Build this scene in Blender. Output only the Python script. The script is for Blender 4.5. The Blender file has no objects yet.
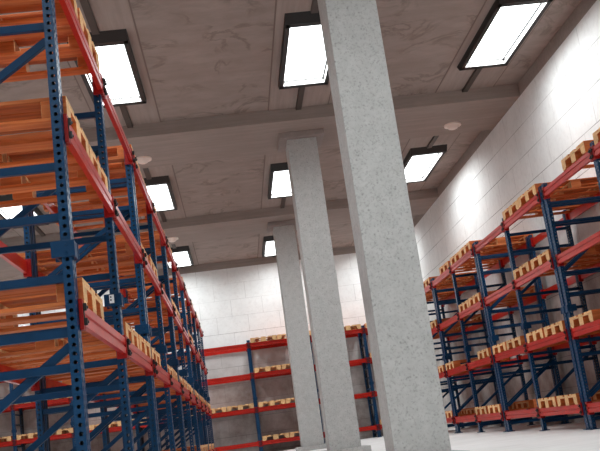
import bpy, bmesh, math, random
from mathutils import Matrix, Vector
random.seed(7)
scene = bpy.context.scene
COL = scene.collection
PI = math.pi

# ------------------------------------------------------------------ helpers
class MB:
    """collects boxes / prisms / plates into ONE mesh"""
    def __init__(s): s.v = []; s.f = []
    def box(s, c, d, M=None):
        b = len(s.v)
        for z in (-.5, .5):
            for y in (-.5, .5):
                for x in (-.5, .5):
                    p = Vector((x*d[0], y*d[1], z*d[2]))
                    if M: p = M @ p
                    s.v.append((c[0]+p[0], c[1]+p[1], c[2]+p[2]))
        for q in ((0,2,3,1),(4,5,7,6),(0,1,5,4),(2,6,7,3),(0,4,6,2),(1,3,7,5)):
            s.f.append(tuple(b+i for i in q))
    def mm(s, x0, x1, y0, y1, z0, z1):
        s.box(((x0+x1)/2, (y0+y1)/2, (z0+z1)/2), (x1-x0, y1-y0, z1-z0))
    def prism_y(s, prof, y0, y1):
        n = len(prof); b = len(s.v)
        for y in (y0, y1):
            for x, z in prof: s.v.append((x, y, z))
        s.f.append(tuple(b+i for i in range(n)))
        s.f.append(tuple(b+n+i for i in reversed(range(n))))
        for i in range(n):
            j = (i+1) % n
            s.f.append((b+j, b+i, b+n+i, b+n+j))
    def cyl(s, c, r, h, axis='z', n=12, r2=None):
        r2 = r if r2 is None else r2
        b = len(s.v)
        for k, rr in ((-.5, r), (.5, r2)):
            for i in range(n):
                a = 2*PI*i/n; p = (rr*math.cos(a), rr*math.sin(a), k*h)
                if axis == 'y': p = (p[0], p[2], p[1])
                if axis == 'x': p = (p[2], p[0], p[1])
                s.v.append((c[0]+p[0], c[1]+p[1], c[2]+p[2]))
        s.f.append(tuple(b+i for i in reversed(range(n)))); s.f.append(tuple(b+n+i for i in range(n)))
        for i in range(n):
            j = (i+1) % n; s.f.append((b+i, b+j, b+n+j, b+n+i))
    def mesh(s, name, m, bevel=0, smooth=False):
        me = bpy.data.meshes.new(name); me.from_pydata(s.v, [], s.f); me.validate()
        bm = bmesh.new(); bm.from_mesh(me)
        if bevel:
            es = [e for e in bm.edges if len(e.link_faces) == 2 and e.calc_face_angle(0) > .6]
            bmesh.ops.bevel(bm, geom=es, offset=bevel, segments=1, affect='EDGES')
        bmesh.ops.recalc_face_normals(bm, faces=bm.faces[:])
        bm.to_mesh(me); bm.free()
        me.materials.append(m)
        return me
def obj(name, me, parent=None, loc=(0,0,0), rot=(0,0,0)):
    o = bpy.data.objects.new(name, me); COL.objects.link(o)
    o.location = loc; o.rotation_euler = rot
    if parent: o.parent = parent
    return o
def tag(o, label=None, cat=None, group=None, kind=None):
    if label: o['label'] = label
    if cat: o['category'] = cat
    if group: o['group'] = group
    if kind: o['kind'] = kind
    return o
def copy_tree(o, parent=None):
    c = o.copy(); COL.objects.link(c)
    if parent: c.parent = parent
    for ch in list(o.children): copy_tree(ch, c)
    return c

# ------------------------------------------------------------------ materials
class NT:
    def __init__(s, name, rough=.6, metallic=0, spec=.5):
        s.m = bpy.data.materials.new(name); s.m.use_nodes = True
        s.t = s.m.node_tree; s.b = s.t.nodes['Principled BSDF']
        s.b.inputs['Roughness'].default_value = rough
        s.b.inputs['Metallic'].default_value = metallic
        s.b.inputs['Specular IOR Level'].default_value = spec
    def n(s, typ, **kw):
        nd = s.t.nodes.new(typ)
        for k, v in kw.items():
            if k.startswith('i_'): nd.inputs[k[2:].replace('_', ' ')].default_value = v
            else: setattr(nd, k, v)
        return nd
    def L(s, a, b): s.t.links.new(a, b)
    def coord(s, scale=(1,1,1), rot=(0,0,0), geo=False, rnd=False):
        if geo: src = s.n('ShaderNodeNewGeometry').outputs['Position']
        else: src = s.n('ShaderNodeTexCoord').outputs['Object']
        mp = s.n('ShaderNodeMapping'); mp.inputs['Scale'].default_value = scale; mp.inputs['Rotation'].default_value = rot
        s.L(src, mp.inputs['Vector'])
        if rnd:
            oi = s.n('ShaderNodeObjectInfo')
            ml = s.n('ShaderNodeMath', operation='MULTIPLY'); ml.inputs[1].default_value = 57.0
            s.L(oi.outputs['Random'], ml.inputs[0]); s.L(ml.outputs[0], mp.inputs['Location'])
        return mp.outputs[0]
    def noise(s, vec, scale, detail=4, rough=.55, dist=0):
        nd = s.n('ShaderNodeTexNoise'); nd.inputs['Scale'].default_value = scale
        nd.inputs['Detail'].default_value = detail; nd.inputs['Roughness'].default_value = rough
        nd.inputs['Distortion'].default_value = dist
        s.L(vec, nd.inputs['Vector']); return nd.outputs['Fac']
    def ramp(s, fac, stops):
        r = s.n('ShaderNodeValToRGB'); e = r.color_ramp.elements
        while len(e) < len(stops): e.new(.5)
        for el, (p, c) in zip(e, stops):
            el.position = p; el.color = (c, c, c, 1) if isinstance(c, (int, float)) else (*c, 1)
        s.L(fac, r.inputs[0]); return r.outputs[0]
    def mix(s, fac, a, b, mode='MIX'):
        m = s.n('ShaderNodeMix', data_type='RGBA', blend_type=mode)
        for sock, val in ((0, fac), (6, a), (7, b)):
            if hasattr(val, 'links'): s.L(val, m.inputs[sock])
            elif sock == 0: m.inputs[0].default_value = val
            else: m.inputs[sock].default_value = (*val, 1)
        return m.outputs[2]
    def bump(s, h, strength=.3, dist=.01):
        b = s.n('ShaderNodeBump'); b.inputs['Strength'].default_value = strength; b.inputs['Distance'].default_value = dist
        s.L(h, b.inputs['Height']); s.L(b.outputs[0], s.b.inputs['Normal'])
    def base(s, c):
        if hasattr(c, 'links'): s.L(c, s.b.inputs['Base Color'])
        else: s.b.inputs['Base Color'].default_value = (*c, 1)
        return s
    def done(s): return s.m
def sr(r, g, b):
    f = lambda c: c/12.92 if c <= .04045 else ((c+.055)/1.055)**2.4
    return tuple(f(x/255) for x in (r, g, b))

def paint(name, col, rough, var=.25, spec=.5, coat=0):
    t = NT(name, rough, 0, spec)
    v = t.coord(geo=True)
    f = t.ramp(t.noise(v, 6, 5, .6), [(.3, 0.0), (.7, 1.0)])
    c2 = tuple(x*(1-var) for x in col)
    t.base(t.mix(f, c2, col))
    t.b.inputs['Specular IOR Level'].default_value = spec
    t.b.inputs['Coat Weight'].default_value = coat
    t.b.inputs['Coat Roughness'].default_value = .25
    return t.done()
M_BLUE = paint('blue_paint', sr(0, 62, 102), .34, spec=.3, coat=.1)
M_INSIDE = paint('post_inside_shade', sr(16, 22, 32), .6)  # inner post faces painted dark for the shade seen through the holes
M_BRACE = paint('blue_brace_paint', sr(0, 56, 94), .42, spec=.25)
M_RED = paint('red_beam_paint', sr(196, 28, 8), .32, spec=.35, coat=.1)
M_REDC = paint('red_connector_paint', sr(160, 8, 5), .45, spec=.35)
M_BLACK = paint('black_steel', sr(22, 20, 22), .45)
M_FRAME = paint('dark_lamp_housing', sr(14, 11, 10), .55)
M_TRUNK = paint('dark_trunking', sr(70, 60, 54), .6)
M_STEEL = NT('galvanised_steel', .35, .9).base(sr(180, 185, 190)).done()
M_PATCH = NT('white_patch', .5).base(sr(235, 238, 240)).done()
M_MARK = NT('patch_marks', .5).base(sr(20, 40, 70)).done()
M_INNER = NT('white_lamp_reflector', .35).base(sr(215, 215, 212)).done()
M_PLASTIC = NT('pale_plastic', .4).base(sr(235, 218, 208)).done()

def wood():
    t = NT('pine_wood', .62)
    v = t.coord((1.2, 14, 14), rnd=True)
    n1 = t.noise(v, 1.5, 6, .6, .4)
    n2 = t.noise(t.coord((.8, 7, 7), rnd=True), 3, 3, .5)
    grain = t.ramp(n1, [(.28, sr(166, 84, 44)), (.5, sr(208, 114, 66)), (.75, sr(228, 146, 96))])
    # end faces of every board and block painted paler, as if lit
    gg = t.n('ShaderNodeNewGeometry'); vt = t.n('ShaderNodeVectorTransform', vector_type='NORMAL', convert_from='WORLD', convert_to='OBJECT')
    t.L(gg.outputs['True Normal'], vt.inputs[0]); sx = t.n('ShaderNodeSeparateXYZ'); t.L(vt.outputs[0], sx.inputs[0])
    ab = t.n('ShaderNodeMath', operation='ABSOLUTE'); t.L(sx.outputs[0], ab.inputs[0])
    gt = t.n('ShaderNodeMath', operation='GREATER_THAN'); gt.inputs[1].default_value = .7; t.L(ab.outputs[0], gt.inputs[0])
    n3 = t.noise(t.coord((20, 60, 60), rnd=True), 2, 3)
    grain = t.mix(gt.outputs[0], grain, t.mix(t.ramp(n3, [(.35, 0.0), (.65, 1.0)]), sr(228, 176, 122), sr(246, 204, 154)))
    dark = t.mix(t.ramp(n2, [(.45, 0.0), (.8, .45)]), grain, sr(150, 84, 44))
    oi = t.n('ShaderNodeObjectInfo')
    hsv = t.n('ShaderNodeHueSaturation')
    hsv.inputs['Saturation'].default_value = 1.05
    t.L(t.ramp(oi.outputs['Random'], [(0, .82), (1, 1.1)]), hsv.inputs['Value'])
    t.L(dark, hsv.inputs['Color']); t.base(hsv.outputs[0])
    t.bump(n1, .15, .004)
    return t.done()
M_WOOD = wood()

def speckled(name, base, dark, spots=True):
    t = NT(name, .75)
    v = t.coord(geo=True)
    c = t.mix(t.ramp(t.noise(v, 9, 6, .7), [(.35, 0.0), (.65, 1.0)]), tuple(x*.86 for x in base), base)
    if spots:
        vo = t.n('ShaderNodeTexVoronoi'); vo.inputs['Scale'].default_value = 22; t.L(v, vo.inputs['Vector'])
        vm = t.ramp(vo.outputs['Distance'], [(.12, 1.0), (.32, 0.0)])
        gate = t.ramp(t.noise(v, 7, 3), [(.48, 0.0), (.62, .5)])
        m = t.n('ShaderNodeMath', operation='MULTIPLY'); t.L(vm, m.inputs[0]); t.L(gate, m.inputs[1])
        c = t.mix(m.outputs[0], c, dark)
        c = t.mix(t.ramp(t.noise(v, 38, 4, .7), [(.52, 0.0), (.70, .5)]), c, dark)
    t.base(c)
    t.bump(t.noise(v, 30, 5, .7), .25, .006)
    return t.done()
M_COL = speckled('speckled_column_concrete', sr(188, 188, 186), sr(112, 110, 108))
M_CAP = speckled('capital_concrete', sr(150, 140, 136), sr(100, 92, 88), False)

def ceiling_mat(name, stripe=None, stains=False, base=sr(160, 148, 142)):
    t = NT(name, .85, 0, .2)
    v = t.coord(geo=True)
    c = t.mix(t.ramp(t.noise(v, 1.3, 5, .6), [(.35, 0.0), (.65, 1.0)]), tuple(x*.88 for x in base), base)
    if stripe:
        g = t.noise(t.coord(stripe, geo=True), 1.6, 5, .65)
        c = t.mix(t.ramp(g, [(.38, .55), (.62, 0.0)]), c, tuple(x*.72 for x in base))
    if stains:
        n = t.noise(v, 1.15, 5, .6, .8)
        band = t.ramp(n, [(.44, 0.0), (.49, .6), (.54, 0.0)])
        gate = t.ramp(t.noise(v, 1.1, 2), [(.46, 0.0), (.56, 1.0)])
        m = t.n('ShaderNodeMath', operation='MULTIPLY'); t.L(band, m.inputs[0]); t.L(gate, m.inputs[1])
        c = t.mix(m.outputs[0], c, tuple(x*.45 for x in base))
    t.base(c)
    return t.done()
M_CEIL = ceiling_mat('stained_ceiling_concrete', (1.2, 3, 1), True)
M_STRIP = ceiling_mat('board_marked_strip', (9, .5, 1), base=sr(163, 151, 145))
M_BEAM = ceiling_mat('board_marked_beam', (.6, 12, 12), base=sr(160, 148, 142))
M_SEAM = NT('seam_shadow_gap', .9).base(sr(118, 104, 98)).done()

def wall_mat(name, ax, hs=.9, vs=.5):
    # stucco blocks 1.0 x 0.53 m; thin bed joints, fainter head joints
    t = NT(name, .8, 0, .25)
    g = t.n('ShaderNodeNewGeometry'); sp = t.n('ShaderNodeSeparateXYZ'); t.L(g.outputs['Position'], sp.inputs[0])
    H, Wd = .53, 1.0
    def mth(op, a, b=None):
        m = t.n('ShaderNodeMath', operation=op)
        for i, q in enumerate((a, b)):
            if q is None: continue
            if hasattr(q, 'links'): t.L(q, m.inputs[i])
            else: m.inputs[i].default_value = q
        return m.outputs[0]
    zz = mth('DIVIDE', mth('ADD', sp.outputs[2], -5.37+53*H*1.0), H)
    row = mth('FLOOR', zz)
    fz = mth('FRACT', zz)
    lineh = mth('LESS_THAN', mth('ABSOLUTE', mth('SUBTRACT', fz, .5)), .5-.011)
    lineh = mth('SUBTRACT', 1.0, lineh)
    off = mth('MULTIPLY', mth('MODULO', row, 2.0), .5)
    uu = mth('FRACT', mth('ADD', mth('DIVIDE', mth('ADD', sp.outputs[ax], 60.0+(.43 if ax == 0 else .22)), Wd), off))
    linev = mth('GREATER_THAN', mth('ABSOLUTE', mth('SUBTRACT', uu, .5)), .5-.006)
    lowline = mth('ADD', mth('MULTIPLY', mth('LESS_THAN', sp.outputs[2], 4.0), .5), .3)
    wob = t.ramp(t.noise(t.coord(geo=True), .8, 3), [(.35, .35), (.6, 1.0)])
    lm = mth('MAXIMUM', mth('MULTIPLY', lineh, hs if ax == 1 else lowline), mth('MULTIPLY', linev, vs))
    lm = mth('MULTIPLY', lm, wob)
    v = t.coord(geo=True)
    b = sr(233, 233, 232)
    c = t.mix(t.ramp(t.noise(v, 2.2, 6, .65), [(.3, 0.0), (.65, 1.0)]), tuple(x*.90 for x in b), b)
    c = t.mix(t.ramp(t.noise(v, 11, 4, .7), [(.5, 0.0), (.8, .35)]), c, sr(190, 184, 182))
    # shade behind the racks painted in, mottled brown low on the wall
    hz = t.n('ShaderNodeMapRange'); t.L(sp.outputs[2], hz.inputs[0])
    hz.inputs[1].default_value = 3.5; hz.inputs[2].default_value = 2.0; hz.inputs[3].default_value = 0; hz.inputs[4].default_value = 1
    low_shade = mth('MULTIPLY', hz.outputs[0], t.ramp(t.noise(v, .9, 6, .7), [(.3, .25), (.65, .9)]))
    c = t.mix(low_shade, c, sr(128, 112, 104))
    c = t.mix(lm, c, sr(118, 112, 110))
    t.base(c); t.bump(t.noise(v, 40, 4, .7), .2, .006)
    return t.done()
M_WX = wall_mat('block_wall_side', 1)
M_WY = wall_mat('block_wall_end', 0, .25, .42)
def floor_mat():
    t = NT('pale_concrete_floor', .55, 0, .8)
    v = t.coord(geo=True); b = sr(232, 231, 230)
    c = t.mix(t.ramp(t.noise(v, .7, 7, .65), [(.3, 0.0), (.65, 1.0)]), tuple(x*.86 for x in b), b)
    c = t.mix(t.ramp(t.noise(t.coord((.6, 3, 1), geo=True), 2, 4), [(.55, 0.0), (.75, .35)]), c, sr(160, 154, 150))
    t.base(c); return t.done()
M_FLOOR = floor_mat()
def emit_mat(s):
    m = bpy.data.materials.new('lit_lamp_panel'); m.use_nodes = True
    t = m.node_tree; t.nodes.remove(t.nodes['Principled BSDF'])
    e = t.nodes.new('ShaderNodeEmission'); e.inputs[0].default_value = (.945, .985, 1, 1); e.inputs[1].default_value = s
    t.links.new(e.outputs[0], t.nodes['Material Output'].inputs[0]); return m
M_EMIT = emit_mat(4.0)

# ------------------------------------------------------------------ setting
ZB, ZC = 5.86, 6.096
XL_, XR_, YN, YF = -8.70, 5.70, -6.0, 28.52
BEAMS = [-5.10, 1.93, 8.98, 16.03, 23.08]; HW = .92
def struct(name, mb, m, **k): return tag(obj(name, mb.mesh(name, m, **k)), kind='structure')
b = MB(); b.mm(XL_-.3, XR_+.3, YN-.3, YF+.3, -.3, 0); struct('floor', b, M_FLOOR)
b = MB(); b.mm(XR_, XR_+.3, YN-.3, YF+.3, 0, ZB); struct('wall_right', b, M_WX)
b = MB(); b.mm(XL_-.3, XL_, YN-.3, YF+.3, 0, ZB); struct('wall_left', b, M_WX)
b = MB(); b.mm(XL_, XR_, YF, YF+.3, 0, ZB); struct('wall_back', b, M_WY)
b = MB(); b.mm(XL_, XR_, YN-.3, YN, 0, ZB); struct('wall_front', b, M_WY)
b = MB(); b.mm(XL_-.3, XR_+.3, YN-.3, YF+.3, ZC, ZC+.25); ceil = struct('ceiling', b, M_CEIL)
for i, y in enumerate(BEAMS):
    b = MB(); b.mm(XL_, XR_, y-HW, y+HW, ZB, ZC); struct('trim_%d' % (i+1), b, M_BEAM)
k = 6
for (x0, x1, y0, y1) in ((XR_, XR_+.3, YN-.3, YF+.3), (XL_-.3, XL_, YN-.3, YF+.3), (XL_, XR_, YF, YF+.3), (XL_, XR_, YN-.3, YN)):
    b = MB(); b.mm(x0, x1, y0, y1, ZB, ZC); struct('trim_%d' % k, b, M_BEAM); k += 1
LX = [-7.37, -4.36, -1.345, 1.645, 4.70]
BAYS = []
for i in range(len(BEAMS)):
    y0 = BEAMS[i]+HW; y1 = BEAMS[i+1]-HW if i+1 < len(BEAMS) else YF
    BAYS.append((y0, y1))
for (y0, y1) in BAYS:                        # board-marked strips with a narrow gap each side
    for x in LX:
        w = .54
        b = MB(); b.mm(x-w+.012, x+w-.012, y0, y1, ZC-.008, ZC); struct('trim_%d' % k, b, M_STRIP); k += 1
        for s in (-1, 1):
            b = MB(); b.mm(x+s*w-.011, x+s*w+.011, y0, y1, ZC-.003, ZC); struct('trim_%d' % k, b, M_SEAM); k += 1

# ------------------------------------------------------------------ ceiling lights
FW, FL, ZLT, ZL0 = .815, 2.38, ZC-.008, 5.97
rowname = ['far left row', 'row left of the left rack', 'row by the left rack edge', 'middle row over the columns', 'row beside the right wall']
def light_meshes():
    t, te = .065, .11
    h = MB(); zt = ZLT-ZL0                   # housing: flanged sides, sloping end faces and a lid
    for s in (-1, 1):
        h.mm(min(s*FW/2, s*(FW/2-t)), max(s*FW/2, s*(FW/2-t)), -FL/2, FL/2, 0, zt)
        pr = [(s*FL/2, 0), (s*(FL/2+.12), zt), (s*(FL/2-.10), zt), (s*(FL/2-te), 0)]
        b0 = len(h.v)
        for x in (-FW/2, FW/2):
            for y, z in pr: h.v.append((x, y, z))
        h.f += [(b0, b0+1, b0+2, b0+3), (b0+7, b0+6, b0+5, b0+4)]
        for i in range(4):
            k_ = (i+1) % 4; h.f.append((b0+i, b0+k_, b0+4+k_, b0+4+i))
    h.mm(-FW/2+t, FW/2-t, -FL/2+te, FL/2-te, zt-.018, zt)
    r = MB()                                 # reflector lining round the opening
    a, bb, z0, z1 = FW/2-t, FL/2-te, .004, zt-.03
    for s in (-1, 1):
        x0, x1 = sorted((s*(a-.004), s*a)); r.mm(x0, x1, -bb, bb, z0, z1)
        y0, y1 = sorted((s*(bb-.004), s*bb)); r.mm(-a+.004, a-.004, y0, y1, z0, z1)
    d = MB(); d.mm(-a+.026, a-.026, -bb+.03, bb-.03, zt-.032, zt-.020)
    c = MB(); c.box((0, 0, 0), (.022, .034, .02))
    return h.mesh('housing', M_FRAME, .003), r.mesh('reflector', M_INNER), d.mesh('diffuser', M_EMIT), c.mesh('corner_clip', M_BLACK), a, bb, zt
LM = light_meshes()
LAMP_W, LAMP_SPREAD = 71, 160
LY = [12.67-14.1, 12.67-7.05, 12.67, 19.66, 26.75]
depthname = ['behind camera', 'over camera', 'nearest visible one', 'second one', 'last one']
for yi, y in enumerate(LY):
    for xi, x in enumerate(LX):
        lt = obj('ceiling_light', None, None, (x, y, ZL0))
        lt.name = 'ceiling_light'
        tag(lt, 'lit ceiling panel in black housing, %s, %s' % (rowname[xi], depthname[yi]), 'ceiling light', 'lit ceiling panels')
        for nm, me in zip(('housing', 'reflector', 'diffuser'), LM[:3]): obj(nm, me, lt)
        al = bpy.data.lights.new('lamp', 'AREA'); al.shape = 'RECTANGLE'; al.size = 2*LM[4]-.08; al.size_y = 2*LM[5]-.08
        al.energy = LAMP_W; al.color = (.93, .985, 1.0); al.spread = math.radians(LAMP_SPREAD)
        lo = obj('lamp', al, lt, (0, 0, LM[6]-.034))
        for sx in (-1, 1):
            for sy in (-1, 1): obj('corner_clip', LM[3], lt, (sx*(LM[4]-.018), sy*(LM[5]-.024), LM[6]-.045))
        y0, y1 = BAYS[yi]
        for sgn in (0, 1):
            a, c = (y0, y-FL/2-.122) if sgn == 0 else (y+FL/2+.122, y1)
            if c-a < .05: continue
            b = MB(); b.mm(-.05, .05, a+.002, c-.002, ZC-.055, ZC-.0081)
            tr = obj('cable_trunking', b.mesh('cable_trunking', M_TRUNK, .004), None, (x, 0, 0))
            tag(tr, 'dark trunking %s lit panel, %s, %s' % ('before' if sgn == 0 else 'beyond', rowname[xi], depthname[yi]), 'trunking', 'trunking between lamps and beams')

def smoke_detector(x, y, label):
    t = obj('smoke_detector', None, None, (x, y, ZB)); tag(t, label, 'smoke detector', 'round detectors under the beams')
    b = MB(); b.cyl((0, 0, -.016), .165, .032, n=28); obj('base', b.mesh('base', M_PLASTIC), t)
    b = MB(); b.cyl((0, 0, -.057), .085, .05, n=28, r2=.13); b.cyl((0, 0, -.088), .06, .012, n=20); obj('sensor_dome', b.mesh('sensor_dome', M_PLASTIC, .003), t)
    for a in range(2):
        pass
for (x, y, l) in ((4.72, 16.35, 'round pale smoke detector under the first beam near the right wall'),
                  (-1.28, 16.35, 'round pale smoke detector under the first beam above the left rack'),
                  (-1.27, 23.3, 'round pale smoke detector under the second beam above the left rack'),
                  (4.72, 23.3, 'round pale smoke detector under the second beam near the right wall')):
    smoke_detector(x, y, l)

# ------------------------------------------------------------------ columns
XC, CW = 1.6875, .551
cl = ['nearest square speckled concrete column, crossing the whole picture height',
      'second square concrete column with thin capital and plinth, in the middle',
      'farthest square concrete column, partly behind the middle column']
for i, yf in enumerate((8.824, 15.873, 22.922)):
    yc = yf+CW/2
    c = obj('concrete_column', None, None, (XC+(0, .02, -.01)[i], yc, 0)); tag(c, cl[i], 'column', 'row of concrete columns')
    b = MB(); b.mm(-CW/2, CW/2, -CW/2, CW/2, .10, ZB-.10); obj('shaft', b.mesh('shaft', M_COL, .006), c)
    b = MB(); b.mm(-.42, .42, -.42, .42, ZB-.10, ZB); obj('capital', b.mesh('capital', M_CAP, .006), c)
    b = MB(); b.mm(-.42, .42, -.42, .42, 0, .10); obj('plinth', b.mesh('plinth', M_COL, .006), c)

# ------------------------------------------------------------------ pallet racks
PW, PD, PH, RD = .052, .100, 3.36, 1.06       # post width across the rack, along the run, height; rack depth
LEVS = {'left': [.285, 1.262, 2.322, 3.308], 'right': [.28, 1.274, 2.276, 3.232], 'back': [.295, 1.285, 2.305, 3.215]}
BH = .118
def post_mesh():
    """perforated open C section; aisle face at x = 0, section runs to x = -PW"""
    bm = bmesh.new()
    pitch = .046; nz = int((PH)/pitch)
    def plate(o_, u, w, hole_u, holes):      # o_ origin, u in-plane horizontal vector, w width, hole centres
        n = len(hole_u); cw = w/n
        for c in range(n):
            for r in range(nz):
                z0 = r*pitch; z1 = z0+pitch if r < nz-1 else PH
                u0 = c*cw; u1 = u0+cw; uc = (u0+u1)/2; zc = (z0+z1)/2
                out = [(u0,z0),(uc,z0),(u1,z0),(u1,zc),(u1,z1),(uc,z1),(u0,z1),(u0,zc)]
                rx, rz, tl = holes
                inn = []
                for (a, b_) in ((-1,-1),(0,-1),(1,-1),(1,0),(1,1),(0,1),(-1,1),(-1,0)):
                    k = .75 if a and b_ else 1
                    inn.append((uc+hole_u[c]+a*rx*k+tl*b_*rz, zc+b_*rz*k))
                P = lambda q: bm.verts.new((o_[0]+u[0]*q[0], o_[1]+u[1]*q[0], q[1]))
                vo = [P(q) for q in out]; vi = [P(q) for q in inn]
                for i in range(8):
                    j = (i+1) % 8
                    bm.faces.new((vo[i], vo[j], vi[j], vi[i]))
    plate((0, -PD/2), (0, 1), PD, [-.002, .002], (.009, .017, .3))      # aisle face, two slot columns
    plate((0, -PD/2), (-1, 0), PW, [0], (.0115, .0115, 0))
    plate((0, PD/2), (-1, 0), PW, [0], (.0115, .0115, 0))
    bmesh.ops.remove_doubles(bm, verts=bm.verts[:], dist=.0004)
    for s in (-1, 1):
        vs = [bm.verts.new((-PW, s*PD/2, 0)), bm.verts.new((-PW, s*PD*.12, 0)), bm.verts.new((-PW, s*PD*.12, PH)), bm.verts.new((-PW, s*PD/2, PH))]
        bm.faces.new(vs)
    bmesh.ops.recalc_face_normals(bm, faces=bm.faces[:])
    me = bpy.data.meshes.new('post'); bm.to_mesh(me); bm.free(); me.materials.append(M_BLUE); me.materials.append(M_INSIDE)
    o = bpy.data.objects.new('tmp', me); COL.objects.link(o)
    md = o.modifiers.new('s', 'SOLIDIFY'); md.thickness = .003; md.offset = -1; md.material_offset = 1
    dg = bpy.context.evaluated_depsgraph_get(); me2 = bpy.data.meshes.new_from_object(o.evaluated_get(dg))
    bpy.data.objects.remove(o); me2.name = 'post'; me2.transform(Matrix.Translation((0, 0, .012)))
    return me2
ME_POST = post_mesh()
b = MB(); b.box((-PW/2, 0, .006), (.13, .128, .012))
for sx in (-1, 1): b.cyl((-PW/2+sx*.052, (.055)*sx*.9, .018), .010, .014, n=8)
ME_BASE = b.mesh('base_plate', M_BRACE, .002)
b = MB()                                     # splice sleeve: four plates round the post
for s in (-1, 1):
    b.mm(-PW-.055, .020, s*(PD/2+.008)-.007, s*(PD/2+.008)+.007, 1.565, 1.655)
b.mm(.004, .016, -PD/2-.0005, PD/2+.0005, 1.565, 1.655); b.mm(-PW-.034, -PW-.020, -PD/2-.0005, PD/2+.0005, 1.565, 1.655)
for s in (-1, 1):
    for z in (1.59, 1.63): b.cyl((-PW/2, s*(PD/2+.017), z), .008, .006, 'y', 8)
ME_SPL = b.mesh('splice_sleeve', M_BRACE, .002)
def beam_mesh(L):
    b = MB(); h = BH/2
    b.prism_y([(-.014,-h),(.020,-h),(.020,-.012),(.009,-.007),(.009,.007),(.020,.012),(.020,h),(-.014,h)], -L/2, L/2)
    return b.mesh('beam', M_RED)
b = MB()                                     # connector: hooked plate, aisle side of the post, y>0 from post centre
b.mm(-.050, .024, .0515, .075, -.088, .080); b.mm(.002, .024, .006, .0515, -.088, .080)
ME_CON = b.mesh('connector', M_REDC, .003)
b = MB()
for z in (-.045, .035): b.mm(.025, .043, .014, .034, z-.020, z+.020); b.cyl((.036, .044, z), .009, .022, 'x', 8)
b.mm(.0245, .030, .016, .030, -.06, .05)
ME_LOCK = b.mesh('safety_lock', M_BLACK, .002)
LB = RD-2*PW
b = MB(); b.box((-RD/2, 0, 0), (LB, .034, .046)); ME_HB = b.mesh('horizontal_brace', M_BRACE, .003)
def diag_mesh(dz, th):
    a = math.atan2(dz, LB-.02); b = MB()
    b.box((-RD/2, 0, 0), ((LB-.01)/math.cos(a), .034, th), Matrix.Rotation(-a, 3, 'Y')); return b.mesh('diagonal_brace', M_BRACE, .003)
HZ = [.135, .98, 1.165, 1.46, 1.80, 2.09, 2.80, 3.08]
def make_rack(pitch, dg, lev, pitch2=None):
    """two bays: origin at the aisle face, first node; run along +y, aisle side +x. dg=+1: diagonals rise towards the aisle"""
    r = obj('pallet_rack', None)
    ys = [.075, pitch, pitch+(pitch2 or pitch)-.075]
    for j, y in enumerate(ys):
        for side in (0, 1):
            p = obj('post', ME_POST, r, (0, y, 0) if side == 0 else (-RD, y, 0), (0, 0, 0) if side == 0 else (0, 0, PI))
            obj('base_plate', ME_BASE, p)
            if side == 0: obj('splice_sleeve', ME_SPL, p)
        for q, z in enumerate(HZ):
            obj('horizontal_brace', ME_HB, r, (0, y+(.018 if q % 2 else -.018)*0, z))
        for (z0, z1) in ((.43, 1.10), (2.13, 2.79)):
            me = DIAG[dg]
            obj('diagonal_brace', me, r, (0, y+.0345, (z0+z1)/2))
    for bay in (0, 1):
        L = ys[bay+1]-ys[bay]-.152
        me = beam_mesh(L) if (round(L, 3)) not in BEAMC else BEAMC[round(L, 3)]
        BEAMC[round(L, 3)] = me
        for z in LEVS[lev]:
            for side in (0, 1):
                yc = (ys[bay]+ys[bay+1])/2
                bo = obj('beam', me, r, (0, yc, z) if side == 0 else (-RD, yc, z), (0, 0, 0) if side == 0 else (0, 0, PI))
                for s in (-1, 1):
                    c = obj('connector', ME_CON, bo, (0, s*-(L/2+.076), 0), (0, 0, 0)); 
                    if s == -1: c.location = (0, L/2+.076, 0); c.scale = (1, -1, 1)
                    if side == 0:
                        k = obj('safety_lock', ME_LOCK, bo, c.location, (0, 0, 0)); k.scale = c.scale
    return r
BEAMC = {}
DIAG = {1: diag_mesh(.66, .046), -1: diag_mesh(-.66, .046)}
def place_rack(proto, first, loc, rz, label, group):
    r = proto if first else copy_tree(proto)
    r.location = loc; r.rotation_euler = (0, 0, rz); tag(r, label, 'pallet rack', group); return r
B = 1.9
XLF, YL0 = -.800, 4.761
XRF, YR0 = 4.525, 11.911
ordn = ['first', 'second', 'third', 'fourth', 'fifth', 'sixth']
pl = make_rack(B, 1, 'left')
for i in range(5):
    r = place_rack(pl, i == 0, (XLF+(.020 if i else 0), YL0+2*B*i, 0), 0 if i else -.005,
        'blue and red two-bay pallet rack, %s unit from the camera in the left row' % ordn[i], 'racks of the left row')
first = [o for o in bpy.data.objects if o.get('category') == 'pallet rack' and abs(o.location.y-YL0) < .01][0]
for o in list(first.children):                # the end frame of the left row is braced a little differently
    if abs(o.location.y-.075) < .05 and o.name.startswith('horizontal_brace'):
        if abs(o.location.z-2.80) < .01: o.location.z = 2.935
        elif abs(o.location.z-3.08) < .01: bpy.data.objects.remove(o)
    elif abs(o.location.y-.075) < .05 and o.name.startswith('diagonal_brace') and o.location.z > 2: o.location.z += .07
pr = make_rack(B, -1, 'right')
for i, n in enumerate((0, 2, 4, 6)):          # rotated 180: its start is the far node
    r = place_rack(pr, i == 0, (XRF, YR0+n*B, 0), PI,
        'blue and red two-bay pallet rack, %s unit from the right edge in the right row' % ordn[i], 'racks of the right row')
YBK, XB0, PB = 27.39, .457, 1.775
pb = make_rack(PB, 1, 'back')
pbc = make_rack(PB, 1, 'back', 1.64)
names = ['right of the columns', 'behind the columns', 'at left, behind the end of the left row', 'far left of the back wall']
names = ['in the right corner', 'behind and left of the columns', 'seen through the left row', 'farthest left']
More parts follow.
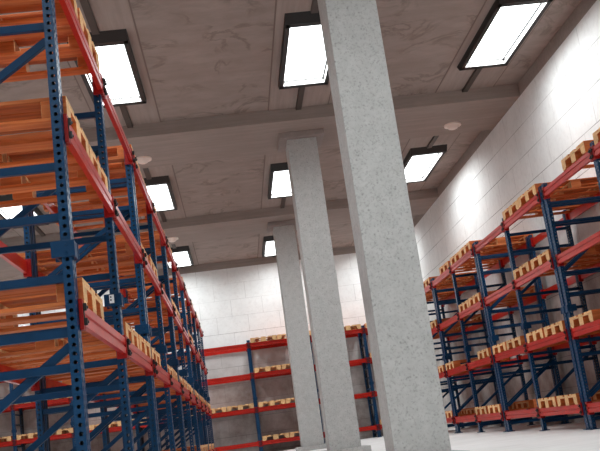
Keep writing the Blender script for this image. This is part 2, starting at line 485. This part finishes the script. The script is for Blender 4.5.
for i, xs in enumerate((XB0+PB, XB0-PB, XB0-3*PB, XB0-5*PB)):
    r = place_rack(pbc if i == 0 else pb, i < 2, (xs, YBK, 0), -PI/2,
        'blue and red two-bay pallet rack along the back wall, %s' % names[i], 'racks along the back wall')

# added white patch standing in for bright background seen past the second left splice
lb = obj('patch', (lambda q: (q.mm(-.012, .022, -.001, .001, -.030, .032), q.mesh('patch', M_PATCH))[1])(MB()), None, (0, 0, 0))
q = MB()
for z in (.016, -.006): q.mm(-.006, .004, -.0018, -.001, z-.006, z+.006)
pk = obj('dark_mark', q.mesh('dark_mark', M_MARK), lb)
lb.location = (XLF-.045, YL0+B-PD/2-.027-.003, 1.613)
tag(lb, 'white patch with two dark marks, standing for bright background by second left post splice', 'patch')

# ------------------------------------------------------------------ pallets
def pallet_parts():
    parts = []
    zs = [0, .022, .100, .122, .144]
    for y, w in ((-.3275, .145), (-.19, .10), (0, .145), (.19, .10), (.3275, .145)):
        parts.append(('deck_board', (-.6, .6, y-w/2, y+w/2, zs[3], zs[4])))
    for x in (-.5275, 0, .5275): parts.append(('cross_board', (x-.0725, x+.0725, -.4, .4, zs[2], zs[3])))
    for x in (-.5275, 0, .5275):
        for y, w in ((-.335, .13), (0, .145), (.335, .13)): parts.append(('block', (x-.0725, x+.0725, y-w/2, y+w/2, zs[1], zs[2])))
    for y, w in ((-.35, .10), (0, .145), (.35, .10)): parts.append(('bottom_board', (-.6, .6, y-w/2, y+w/2, zs[0], zs[1])))
    return parts
def make_pallet():
    r = obj('wooden_pallet', None)
    for nm, bb in pallet_parts():
        c = ((bb[0]+bb[1])/2, (bb[2]+bb[3])/2, (bb[4]+bb[5])/2)
        b = MB(); b.box((0, 0, 0), (bb[1]-bb[0], bb[3]-bb[2], bb[5]-bb[4]))
        key = (nm, round(bb[3]-bb[2], 3))
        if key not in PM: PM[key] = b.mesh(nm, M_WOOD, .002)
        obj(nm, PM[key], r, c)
    return r
PM = {}
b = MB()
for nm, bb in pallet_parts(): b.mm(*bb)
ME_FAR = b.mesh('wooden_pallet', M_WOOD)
near_proto = [None]
def pallet(x, y, z, rz, label, group):
    d = math.hypot(x, y)
    rz += math.radians(random.uniform(-1.0, 1.0))
    if d < 13.5:
        if near_proto[0] is None: near_proto[0] = make_pallet(); p = near_proto[0]
        else: p = copy_tree(near_proto[0])
    else: p = obj('wooden_pallet', ME_FAR)
    p.location = (x, y, z); p.rotation_euler = (0, 0, rz)
    tag(p, label, 'pallet', group)
levn = ['lowest', 'second', 'third', 'top']
def ord_(n): return ['first','second','third','fourth','fifth','sixth','seventh','eighth','ninth','tenth'][n]
def fill(row, occ, where, base_n):
    """occ[level] = string per bay of two characters, near then far slot: P pallet, . none, R turned and set back"""
    for lv in range(4):
        for bay, cell in enumerate(occ[lv].split()):
            for si, ch in enumerate(cell):
                if ch == '.': continue
                x, y, rz = where(bay+base_n, si, ch)
                half = ('nearer', 'farther')[si] if row != 'back' else ('left', 'right')[si]
                bn = ord_(bay)
                if row == 'left': lab = 'wooden pallet, %s beams of left row, %s bay from camera, %s half' % (levn[lv], bn, half)
                elif row == 'right': lab = 'wooden pallet, %s beams of right row, %s bay from right edge, %s half' % (levn[lv], bn, half)
                else: lab = 'wooden pallet, %s beams along back wall, %s bay from right, %s half' % (levn[lv], ord_(7-bay), half)
                if ch == 'R': lab = 'turned pallet set back on %s beams of right row, %s bay from edge' % (levn[lv], bn)
                pallet(x, y, LEVS[row][lv]+BH/2+.001, rz, lab, 'pallets on the %s beams, %s row' % (levn[lv], row))
def wl(n, s, ch): return (XLF-RD/2-.05+random.uniform(-.012, .012), YL0+B*(n+.5)+(-.43 if s == 0 else .43), 0)
def wr(n, s, ch):
    y = YR0+B*(n+.5)+(-.43 if s == 0 else .43)
    if ch == 'R': return (XRF+RD-.31, YR0+B*(n+.5)-.26, PI/2)
    return (XRF+RD/2+.040+random.uniform(-.015, .015), y, 0)
def wb(n, s, ch): return (XB0+PB*(n+.5)+(-.41 if s == 0 else .41), YBK+RD/2, PI/2)
fill('left', [
 '.. .. .. .. .. .. PP PP PP PP',
 'P. PP P. PP PP PP PP PP PP PP',
 'PP .. PP .. PP .. PP .. PP ..',
 'PP .. PP P. PP .. PP .P .P PP'], wl, 0)
fill('right', [
 '.. R. PP R. PP R. P. PP',
 'PP .P PP PP P. .P P. PP',
 'PP R. PP .. PP .. P. PP',
 'PP P. PP .. PP P. PP PP'], wr, -2)
fill('back', [
 'PP PP PP PP .. PP .. P.',
 'PP PP PP PP PP PP .. ..',
 'PP PP .. .. .. PP .. P.',
 'PP PP .. .. .. PP PP P.'], wb, -5)

# ------------------------------------------------------------------ camera
P = dict(yaw=.0914, pitch=.2229, roll=.1381, f=897.9, h=.497)
cy, sy = math.cos(P['yaw']), math.sin(P['yaw'])
F = Vector((sy*math.cos(P['pitch']), cy*math.cos(P['pitch']), math.sin(P['pitch'])))
r = Vector((cy, -sy, 0)); u = r.cross(F)
c, s = math.cos(P['roll']), math.sin(P['roll'])
Rv = c*r-s*u; Uv = c*u+s*r
cd = bpy.data.cameras.new('camera'); cam = bpy.data.objects.new('camera', cd); COL.objects.link(cam)
Mx = Matrix((Rv, Uv, -F)).transposed().to_4x4(); Mx.translation = (0, 0, P['h']); cam.matrix_world = Mx
cd.sensor_fit = 'HORIZONTAL'; cd.sensor_width = 36; cd.lens = P['f']*36/600; cd.clip_end = 100
scene.camera = cam

w = bpy.data.worlds.new('world'); scene.world = w; w.use_nodes = True
w.node_tree.nodes['Background'].inputs[0].default_value = (.5, .5, .52, 1)
w.node_tree.nodes['Background'].inputs[1].default_value = .2
scene.view_settings.view_transform = 'Standard'; scene.view_settings.look = 'None'
scene.view_settings.gamma = 1; scene.view_settings.use_curve_mapping = False
scene.view_settings.exposure = -0.09
